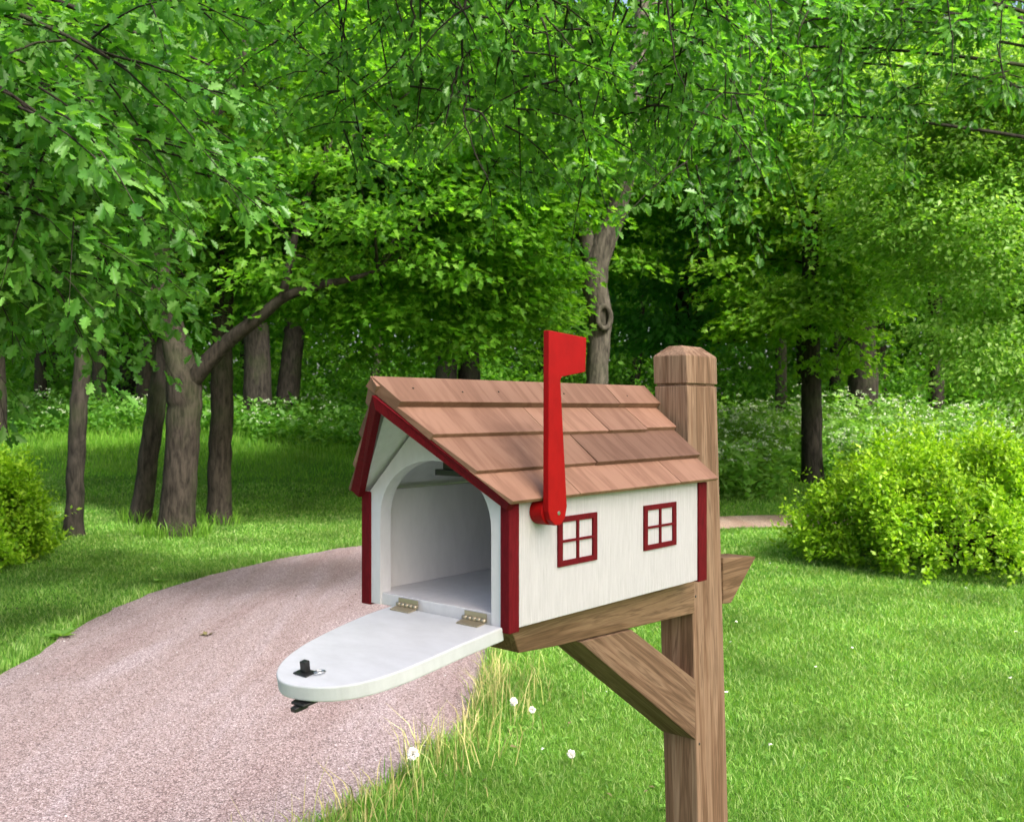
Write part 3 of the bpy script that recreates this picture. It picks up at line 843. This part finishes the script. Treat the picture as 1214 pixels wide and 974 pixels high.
make_oak('overhanging_oak', (-2.6,-2.2), 8.0, [(at(*b), 1.2) for b in A2] + [(np.array(b), .4) for b in A2_SHADE],
         'oak outside the view whose leafy boughs hang across the top centre', 42, per_bough=15, per_spray=40, ls=.066, arch=1.0, r0=.36, spread=.28, twigs=TW2, drop=.6)
A3 = [(1050,60,9.6),(980,110,9.8),(920,180,10),(870,240,10.2),(880,60,9.4),(950,20,9.2),(1140,40,9.4),(1190,100,9.6),(1020,150,10.2),(1090,120,9.8),(830,150,9.8),(1000,30,9.2),(860,10,9.0),(930,110,9.6)]
make_oak('bending_oak', (7.6,10.2), 7.2, [(at(*b), .75) for b in A3],
         'oak whose drooping boughs and bare twigs fill the top right of the view', 43, per_bough=13, per_spray=38, ls=.092, arch=.9, r0=.38, twigs=TW3, drop=.6)

# trees of the wood, one crown shared by the copies
def far_proto(name, seed, leaf, bark, h=9.0, r=.27, ell=None, lean=0.0):
    ell = ell or [((0,0,5.2),(2.6,2.6,2.0)),((.4,.2,8.4),(3.0,3.0,2.6)),((-.5,0,11.6),(2.4,2.4,2.4))]
    rng = rs(seed); rr = random.Random(seed)
    root = empty(name)
    mb = MB()
    P, R = smooth_path([(0,0,-.3),(lean*.2,0,1.5),(lean*.5,.05,3.5),(lean*.8,0,6),(lean,.1,h),(lean,0,h+3)], [r*1.3,r*1.02,r*.95,r*.75,r*.5,r*.15], 5)
    mb.tube(P, R, 14, jit=.05, rng=rr)
    p, d, n, cc, out = crown_points(rng, ell, 190, 75, .95, .38, .4)
    an = [np.array(q) for q in P[8:]]; A = np.array(an)
    st, en = [], []
    for k in rng.permutation(len(cc))[:26]:
        dist = np.linalg.norm(A-cc[k],axis=1)+1.3*np.maximum(0,A[:,2]-cc[k][2]); st.append(A[np.argmin(dist)]); en.append(cc[k])
    v, f = tube_soup(rng, st, en, .06, .012, .05); mb.add(v, f, True)
    mb.build('trunk', bark, root)
    link('crown', leaf_mesh('crown', p, d, n, .24*(.6+.7*rng.rand(len(p))), KITE), leaf, root)
    return root
def copy_tree(src):
    c = src.copy(); COL.objects.link(c)
    for ch in src.children:
        k = ch.copy(); COL.objects.link(k); k.parent = c
    return c
protoA = far_proto('woodland_tree', 61, M['wood_leaf'], M['bark_dark'])
protoB = far_proto('woodland_tree', 62, M['wood_leaf'], M['bark_dark'], lean=.8)
protoC = far_proto('woodland_tree', 63, M['maple'], M['bark_grey'])
FAR = [ # px, depth, trunk width px, proto, label
 (305,22.5,29,0,'stout dark tree at the wood edge, left of two behind the white flower bank'),
 (338,23.5,24,1,'dark tree leaning right at the wood edge, beside the left end of the mailbox roof'),
 (529,22.2,25,0,'black trunk behind the mailbox ridge, left of a close pair'),
 (556,22.6,24,0,'black trunk behind the mailbox ridge, right of a close pair'),
 (1023,24,33,0,'very thick grey-brown trunk at the wood edge above the big right bush'),
 (926,26,11,2,'thin pale trunk at the wood edge between the post and the dark straight tree'),
 (990,28,13,0,'thin shaded trunk just right of the dark straight tree'),
 (118,25,15,0,'dark trunk in the wood, right of the slender tree by the bush'),
 (48,26,10,0,'thin dark trunk in the wood near the left edge'),
 (150,27,20,0,'dark trunk in deep shade, left of the leaning tree'),
 (172,24,22,1,'broad shaded trunk just behind the leaning tree'),
 (-8,19,26,0,'dark trunk cut by the left edge of the view'),
 (1110,27,16,0,'shaded trunk in the wood behind the small-leaved tree'),
]
used = set()
def place_far(px, d, w, pi, label, rng):
    src = (protoA, protoB, protoC)[pi]
    o = src if pi not in used else copy_tree(src)
    used.add(pi)
    x = (px-CX)/F*d
    s = (w/F*d/2)/.27
    o.location = (x, d, float(ground_h(x, d)))
    o.rotation_euler = (0, 0, (0 if pi == 1 else rng.uniform(0, TAU)))
    o.scale = (max(.55,min(1.25,s)), max(.55,min(1.25,s)), rng.uniform(.9,1.1))
    tag(o, label, 'tree', 'trees of the wood')
rf = random.Random(8)
for row in FAR: place_far(*row, rf)
for k in range(22):
    px = -420 + k*98 + rf.uniform(-30,30); d = rf.uniform(29, 38)
    place_far(px, d, rf.uniform(9,17), rf.choice((0,0,1)), 'dim tree among others deep in the shaded wood', rf)

# ------------------------------------------------------------------ masses
def mass(name, label, cat, centers, per, ls, rcl, flat, mat, seed, shape=KITE):
    rng = rs(seed)
    n = len(centers)
    idx = np.repeat(np.arange(n), per); t = len(idx)
    q = rng.normal(0,.5,(t,3)); rr = (rcl*(.6+.8*rng.rand(n)))[idx,None]
    p = centers[idx] + q*rr*np.array([1,1,flat])
    d = q + rng.normal(0,.5,(t,3)); d[:,2] -= .3
    nn = np.c_[rng.normal(0,.6,(t,2)), np.ones(t)]
    o = link(name, leaf_mesh(name, p, d, nn, ls*(.6+.7*rng.rand(t)), shape), mat)
    tag(o, label, cat, kind='stuff'); return o
rg = rs(76)
n = 1500
x = rg.uniform(-44,44,n); y = rg.uniform(44,54,n); z = rg.rand(n)*9
mass('woodland_floor', 'dark low leaves filling the far end of the wood between the trunks', 'woodland', np.c_[x,y,ground_h(x,y)+z], 60, .45, 1.6, .7, M['wood_leaf'], 75)
rg = rs(77)
n = 3400
x = rg.uniform(-46,46,n); y = rg.uniform(37,50,n); z = rg.rand(n)**.85*25
x[:500] = rg.uniform(10,34,500); y[:500] = rg.uniform(24,40,500); z[:500] = 5+rg.rand(500)*17
mass('woodland', 'dark mass of leaves closing the view deep in the wood', 'woodland', np.c_[x,y,ground_h(x,y)+z], 46, .42, 1.5, .6, M['wood_leaf'], 78)
n = 1500
x = rg.uniform(-24,26,n); y = rg.uniform(25,35,n); z = .1+rg.rand(n)**1.4*(1.5+1.2*np.sin(x*.7)**2)
mass('undergrowth', 'shaded leafy undergrowth along the edge of the wood', 'undergrowth', np.c_[x,y,ground_h(x,y)+z], 42, .17, .6, .7, M['wood_leaf'], 79)

# bushes
def make_bush(name, c, r, label, seed, nsh=2600, per=14, ls=.064):
    rng = rs(seed); rr = random.Random(seed)
    B = np.array([c[0], c[1], float(ground_h(c[0], c[1]))])
    root = empty(name, B); tag(root, label, 'bush', 'bright green bushes on the lawn')
    th = rng.rand(nsh)*TAU; ph = np.arcsin(rng.rand(nsh)**.85*1.0)
    u = np.stack([np.cos(th)*np.cos(ph), np.sin(th)*np.cos(ph), np.sin(ph)],1)
    lump = 1 + .15*np.sin(th*4+seed)*np.cos(ph*3+seed*.7) + .09*np.sin(th*9+1.7*seed+ph*5) + .05*rng.normal(0,1,nsh)
    rad = (.70+.30*rng.rand(nsh)**.5)*lump
    s = u*rad[:,None]*np.array(r); s[:,2] = np.abs(s[:,2])+.02
    d = norm(u*np.array([.8,.8,.6]) + np.array([0,0,.62]) + rng.normal(0,.28,(nsh,3)))
    L = .08+.16*rng.rand(nsh)+.22*rng.rand(nsh)**6
    idx = np.repeat(np.arange(nsh), per); t = rng.rand(len(idx))
    lat = norm(rng.normal(0,1,(len(idx),3)))
    p = s[idx] + d[idx]*(L[idx]*t)[:,None] + lat*.022
    p[:,2] = np.maximum(p[:,2], .02)
    ld = d[idx]*.7 + lat*.9; nn = d[idx]*.8 + rng.normal(0,.4,(len(idx),3)) + np.array([0,0,.4])
    sz = ls*(.5+.8*rng.rand(len(idx)))*(1.1-.5*t)
    link('foliage', leaf_mesh('foliage', p, ld, nn, sz, KITE), M['bush'], root)
    mb = MB()
    for k in range(70):
        a = rr.uniform(0,TAU); e = s[rr.randrange(nsh)]*.85
        mb.tube([(math.cos(a)*.15*r[0], math.sin(a)*.15*r[1], -.05), tuple(e*.5+np.array([0,0,.1])), tuple(e)], [.013,.009,.004], 5)
    mb.build('stems', M['twig'], root)
make_bush('green_bush', (4.28,9.05), (1.36,1.12,1.07), 'large rounded bright green bush standing on the lawn right of the post', 31, 3600)
make_bush('green_bush', (6.3,9.2), (1.2,1.1,1.06), 'bright green bush cut by the right edge of the view', 32, 3000)
make_bush('green_bush', (-5.36,8.9), (.80,.80,1.02), 'bright green bush at the left edge in front of the slender tree', 33, 2600)

# tall herbs with white umbels
def herbs(name, fname, area, npl, label, flabel, seed, hmin, hmax, frac, hm='herb'):
    rng = rs(seed)
    x, y = area(rng, npl); n = len(x)
    g = ground_h(x, y); h = hmin+(hmax-hmin)*rng.rand(n)
    per = 15
    idx = np.repeat(np.arange(n), per); t = rng.rand(len(idx))**.8
    p = np.c_[x[idx],y[idx],g[idx]+t*h[idx]] + rng.normal(0,.09,(len(idx),3))*np.array([1,1,.3])
    d = rng.normal(0,1,(len(idx),3)); d[:,2] = .35+.4*rng.rand(len(idx))
    nn = np.c_[rng.normal(0,.5,(len(idx),2)), np.ones(len(idx))]
    o = link(name, leaf_mesh(name, p, d, nn, .15*(.5+.8*rng.rand(len(idx))), KITE), M[hm])
    tag(o, label, 'wild plants', kind='stuff')
    k = rng.rand(n) < frac; xi, yi, gi, hi = x[k], y[k], g[k], h[k]
    rep = 3; m_ = len(xi)*rep
    cx = np.repeat(np.c_[xi,yi,gi+hi*1.02],rep,0) + rng.normal(0,.10,(m_,3))*np.array([1,1,.55])
    per2 = 8; id2 = np.repeat(np.arange(m_), per2)
    pp = cx[id2] + rng.normal(0,.028,(len(id2),3))*np.array([1,1,.3])
    dd = rng.normal(0,1,(len(id2),3))
    n2 = rng.normal(0,1,(len(id2),3)) + np.array([0,-.6,.5])
    o = link(fname, leaf_mesh(fname, pp, dd, n2, .036*(.5+.8*rng.rand(len(id2))), KITE), M['umbel'])
    tag(o, flabel, 'wild flowers', kind='stuff')
def area_r(rng, n):
    x = rng.uniform(1.5,15,n); y = 14.4+6.5*rng.rand(n)**1.3 + .3*np.sin(x*1.7)
    k = ~((np.abs(x/y-.321) < .030) & (y < 16.3)); return x[k], y[k]
herbs('tall_herbs','white_wild_flowers',area_r,2600,'tall leafy wild plants beyond the far path on the right','white umbels topping the tall wild plants on the right',51,.55,1.0,.34)
def area_l(rng, n):
    x = rng.uniform(-13,1.5,n); y = 19.5+4.5*rng.rand(n) - .14*np.maximum(0,x+6)*1.2; return x, y
herbs('meadow_herbs','cow_parsley',area_l,1250,'tall leafy plants along the top of the left meadow bank','white flowers of cow parsley on the left meadow bank',52,.25,.6,.13,'herb_dark')

# ------------------------------------------------------------------ grass
def blades(name, x, y, length, width, mat, seed, label, cat, lean=.45, zoff=0.0):
    rng = rs(seed); n = len(x)
    z = ground_h(x, y)+zoff
    a = rng.rand(n)*TAU; side = np.c_[np.cos(a), np.sin(a), np.zeros(n)]*width[:,None]*.5
    b = rng.rand(n)*TAU; ln = lean*rng.rand(n)*length
    bend = np.c_[np.cos(b)*ln, np.sin(b)*ln, np.zeros(n)]
    P = np.c_[x,y,z]; up = np.c_[np.zeros(n),np.zeros(n),length]
    V = np.stack([P-side, P+side, P+up*.55+bend*.35+side*.8, P+up*.55+bend*.35-side*.8, P+up*(.97-.2*rng.rand(n)[:,None])+bend], 1).reshape(-1,3)
    base = (np.arange(n)*5)[:,None]
    o = link(name, big_mesh(name, V, [base+np.array([[0,1,2,3]]), base+np.array([[3,2,4]])]), mat)
    tag(o, label, cat, kind='stuff'); return o
def lawn_pts(rng, n, d0, d1, pw, spread=.72):
    t = rng.rand(n); k = 1-pw
    d = (d0**k + t*(d1**k-d0**k))**(1/k)
    x = (rng.rand(n)*2-1)*(spread*d+.6)
    return x, d
rng = rs(91)
x, y = lawn_pts(rng, 520000, 2.6, 15.5, .85)
keep = ~in_poly(x, y, PATH_POLY)
x, y = x[keep], y[keep]
dd = np.hypot(x, y)
patch = .75+.35*np.sin(x*1.9+np.sin(y*1.3)*1.5)*np.sin(y*1.7+x*.6)
ln = (.014+.026*rng.rand(len(x))**1.3)*(.75+.4*patch)*(1+.05*np.maximum(0,dd-6))
blades('lawn_grass', x, y, ln, np.maximum(.0026,dd*.00074)*(.6+.7*rng.rand(len(x))), M['grass'], 92, 'short mown green grass covering the lawn', 'grass', 1.3)
x = rng.uniform(-19,17,150000); y = 13.2+13.3*rng.rand(150000)
keep = ~in_poly(x, y, PATH_POLY); x, y = x[keep], y[keep]
hgt = (.05+.16*smoothstep(15,20,y))*(.5+.9*rng.rand(len(x)))
blades('meadow_grass', x, y, hgt, .011*(.7+.6*rng.rand(len(x)))*(y/14), M['meadow'], 93, 'longer meadow grass on the rising bank', 'grass', .7)
# path verges
def verge(E, side, n, seed, dmin, dmax, name, label, l0, l1, mat, w, wd=.11, lean=.7):
    rng = rs(seed)
    k = rng.randint(0, NL-1, n*6); f = rng.rand(n*6)[:,None]
    p = E[k]*(1-f)+E[k+1]*f
    ok = (p[:,1] > dmin) & (p[:,1] < dmax); p = p[ok][:n]
    p = p + np.c_[side*np.abs(rng.normal(0,wd,len(p)))-side*.02, rng.normal(0,.05,len(p))]
    clump = .45+.55*(np.sin(p[:,1]*7+np.sin(p[:,1]*17))*.5+.5)
    return blades(name, p[:,0], p[:,1], (l0+(l1-l0)*rng.rand(len(p)))*clump, np.full(len(p), w)*(.7+.6*rng.rand(len(p))), mat, seed+1, label, 'grass', lean)
verge(ER, 1, 9000, 101, 2.4, 9.0, 'verge_grass', 'uncut grass fringing the right edge of the gravel path', .05, .14, M['grass'], .0042, .10)
verge(EL, -1, 9000, 103, 4.0, 12.0, 'verge_grass', 'uncut grass fringing the left edge of the gravel path', .04, .10, M['grass'], .006, .08)
verge(ER, 1, 1600, 105, 2.7, 5.4, 'dry_grass', 'pale dry stalks standing along the right edge of the gravel path', .10, .30, M['straw'], .0046, .16, .8)

# tufts at the feet of the trees
rng = rs(131)
tx, ty = [], []
for (bx, by, r_, k) in ((-3.93,10.9,.26,420),(-5.2,10.6,.13,200),(-4.67,11.7,.14,220),(-3.77,12.0,.16,220)):
    a = rng.rand(k)*TAU; q = r_*(.8+.9*rng.rand(k)**1.6)
    tx.append(bx+np.cos(a)*q); ty.append(by+np.sin(a)*q)
tx, ty = np.concatenate(tx), np.concatenate(ty)
blades('tall_grass', tx, ty, .10+.16*rng.rand(len(tx)), .012*(.6+.7*rng.rand(len(tx))), M['meadow'], 132, 'uncut grass tufts round the feet of the trees', 'grass', .8)
def litter(name, n, ls, mat, label, cat, seed, zo, flat):
    rng = rs(seed)
    x, y = lawn_pts(rng, n, 2.8, 13, .8); k = ~in_poly(x, y, PATH_POLY); x, y = x[k], y[k]; n = len(x)
    p = np.c_[x, y, ground_h(x, y)+zo*(.6+.6*rng.rand(n))]
    per = 5; idx = np.repeat(np.arange(n), per)
    if flat: idx = np.arange(n)
    d = rng.normal(0,1,(len(idx),3)); d[:,2] *= .25
    nn = np.c_[rng.normal(0,.35,(len(idx),2)), np.ones(len(idx))]
    o = link(name, leaf_mesh(name, p[idx], d, nn, ls*(.5+.8*rng.rand(len(idx))), KITE), mat)
    tag(o, label, cat, kind='stuff')
litter('lawn_flowers', 45, .011, M['puff'], 'tiny white flowers dotted over the mown lawn', 'flowers', 133, .034, False)
litter('dead_leaves', 170, .028, M['dead'], 'small brown dead leaves and stalks scattered in the lawn', 'leaf litter', 134, .022, True)
litter('clover', 1500, .022, M['herb'], 'low clover leaves growing among the lawn grass', 'clover', 135, .026, False)

# dandelion clocks
def dandelion(px, py, d_base, hgt, pr, label):
    x = (px-CX)/F*d_base
    B = (x, d_base, float(ground_h(x, d_base)))
    root = empty('dandelion_clock', B); tag(root, label, 'dandelion', 'dandelion clocks by the path')
    rng = rs(int(px)); mb = MB()
    mb.tube([(0,0,-.01),(.01,0,hgt*.5),(.004,.004,hgt)], [.0028,.0024,.002], 6)
    mb.build('stem', M['stem'], root)
    n = 260; u = rand_dir(rng, n)
    p = np.array([.004,.004,hgt]) + u*pr*.55*(.4+.6*rng.rand(n,1))
    link('seed_head', leaf_mesh('seed_head', p, u+rng.normal(0,.3,(n,3)), rand_dir(rng,n), np.full(n, pr*.55), KITE), M['puff'], root)
dandelion(488, 935, 3.62, .135, .026, 'white dandelion clock standing tallest at the gravel edge, left of the dry stalks')
dandelion(608, 868, 4.26, .14, .020, 'white dandelion clock among the dry stalks below the open door')
dandelion(630, 868, 4.3, .09, .017, 'small ragged dandelion clock at the right fringe of the dry stalks')
dandelion(676, 910, 3.85, .05, .019, 'low dandelion clock in the mown lawn below the brace')

# loose stones on the gravel
STONE = (np.array([(0,0,.5),(.5,0,0),(0,.5,0),(-.5,0,0),(0,-.5,0),(0,0,-.5)], np.float32), [(0,1,2),(0,2,3),(0,3,4),(0,4,1),(5,2,1),(5,3,2),(5,4,3),(5,1,4)])
rng = rs(141); n = 9000
k = rng.randint(0, NL-1, n); t = rng.rand(n); t = np.where(rng.rand(n) < .45, np.where(rng.rand(n) < .5, t*.07, 1-t*.07), t)
p2 = EL[k]*(1-t[:,None]) + ER[k]*t[:,None] + rng.normal(0,.03,(n,2))
ok = (p2[:,1] > 2.6) & (p2[:,1] < 9.5); p2, t = p2[ok], t[ok]
pz = ground_h(p2[:,0], p2[:,1]) + .007 + .015*np.sin(math.pi*np.clip(t,0,1))
M['stone'] = leaf_mat('loose_stone', [(.09,.07,.07),(.16,.12,.12),(.24,.20,.20),(.40,.37,.38)], (0,0,0), rough=.8, tfac=0.0, spec=.2)
o = link('loose_stones', leaf_mesh('loose_stones', np.c_[p2, pz], rand_dir(rng,len(p2)), rand_dir(rng,len(p2)), .004+.013*rng.rand(len(p2))**3, STONE), M['stone'])
tag(o, 'small loose stones scattered over the gravel path and along its edges', 'stones', kind='stuff')

# fallen twig and weeds on the gravel
def on_path(px, py):
    d = H*F/(py-CY); return (px-CX)/F*d, d
x, y = on_path(508, 887)
mb = MB(); z = float(ground_h(x, y))+.016
mb.tube([(x-.065,y+.015,z),(x-.02,y+.002,z+.005),(x+.03,y-.012,z+.003),(x+.07,y-.03,z)], [.0025,.004,.0035,.002], 6)
tag(mb.build('fallen_twig', M['twig'], None), 'small brown twig lying on the gravel near the dandelion', 'twig')
def weed(px, py, r, label, seed, n=16, mat=None):
    x, y = on_path(px, py); rng = rs(seed)
    z = float(ground_h(x, y))+.012
    root = empty('weed', (x,y,z)); tag(root, label, 'weed', 'weeds on the gravel')
    a = rng.rand(n)*TAU
    p = np.c_[np.cos(a)*r*.2*rng.rand(n), np.sin(a)*r*.2*rng.rand(n), np.full(n,.006)]
    d = np.c_[np.cos(a), np.sin(a), .25+.3*rng.rand(n)]
    link('leaves', leaf_mesh('leaves', p, d, np.c_[rng.normal(0,.2,(n,2)),np.ones(n)], r*(.6+.5*rng.rand(n)), KITE), mat or M['herb'], root)
weed(72, 757, .10, 'leafy weed at the left edge of the gravel path', 111)
weed(245, 756, .055, 'small withered weed lying flat in the middle of the gravel path', 112, 6, M['dead'])
weed(190, 692, .08, 'small weed where the left lawn meets the gravel', 113)

# ------------------------------------------------------------------ light, sky, camera
EL_, AZ_ = math.radians(46), math.radians(140)      # azimuth clockwise from +Y
w = bpy.data.worlds.new('World'); scn.world = w; w.use_nodes = True
nt = w.node_tree
for q in list(nt.nodes): nt.nodes.remove(q)
sky = nt.nodes.new('ShaderNodeTexSky'); sky.sky_type = 'NISHITA'; sky.sun_disc = False
sky.sun_elevation = EL_; sky.sun_rotation = AZ_; sky.dust_density = 6.0; sky.air_density = 1.0; sky.ozone_density = .3
bg = nt.nodes.new('ShaderNodeBackground'); bg.inputs[1].default_value = .15
ow = nt.nodes.new('ShaderNodeOutputWorld')
nt.links.new(sky.outputs[0], bg.inputs[0]); nt.links.new(bg.outputs[0], ow.inputs[0])
sd = bpy.data.lights.new('sun', 'SUN'); sd.energy = 2.8; sd.angle = math.radians(7); sd.color = (1, .975, .94)
so = bpy.data.objects.new('sun', sd); COL.objects.link(so)
dirv = Vector((math.sin(AZ_)*math.cos(EL_), math.cos(AZ_)*math.cos(EL_), math.sin(EL_)))
so.rotation_euler = dirv.to_track_quat('Z', 'Y').to_euler(); so.location = dirv*40

cd = bpy.data.cameras.new('camera'); co = bpy.data.objects.new('camera', cd); COL.objects.link(co)
co.location = (0, 0, H); co.rotation_euler = (math.radians(90), 0, 0)
cd.sensor_width = 36; cd.lens = 36*F/1214
cd.shift_y = (CY-487)/1214
cd.clip_start = .05; cd.clip_end = 2000
cd.dof.use_dof = True; cd.dof.focus_distance = 2.0; cd.dof.aperture_fstop = 11
scn.camera = co

vs = scn.view_settings
scn.display_settings.display_device = 'sRGB'
vs.view_transform = 'Standard'; vs.look = 'None'; vs.gamma = 1; vs.exposure = 1.4; vs.use_curve_mapping = False
cy = scn.cycles
cy.max_bounces = 10; cy.diffuse_bounces = 6; cy.glossy_bounces = 2; cy.transmission_bounces = 8; cy.transparent_max_bounces = 4
cy.use_denoising = True
cy.sample_clamp_indirect = 6
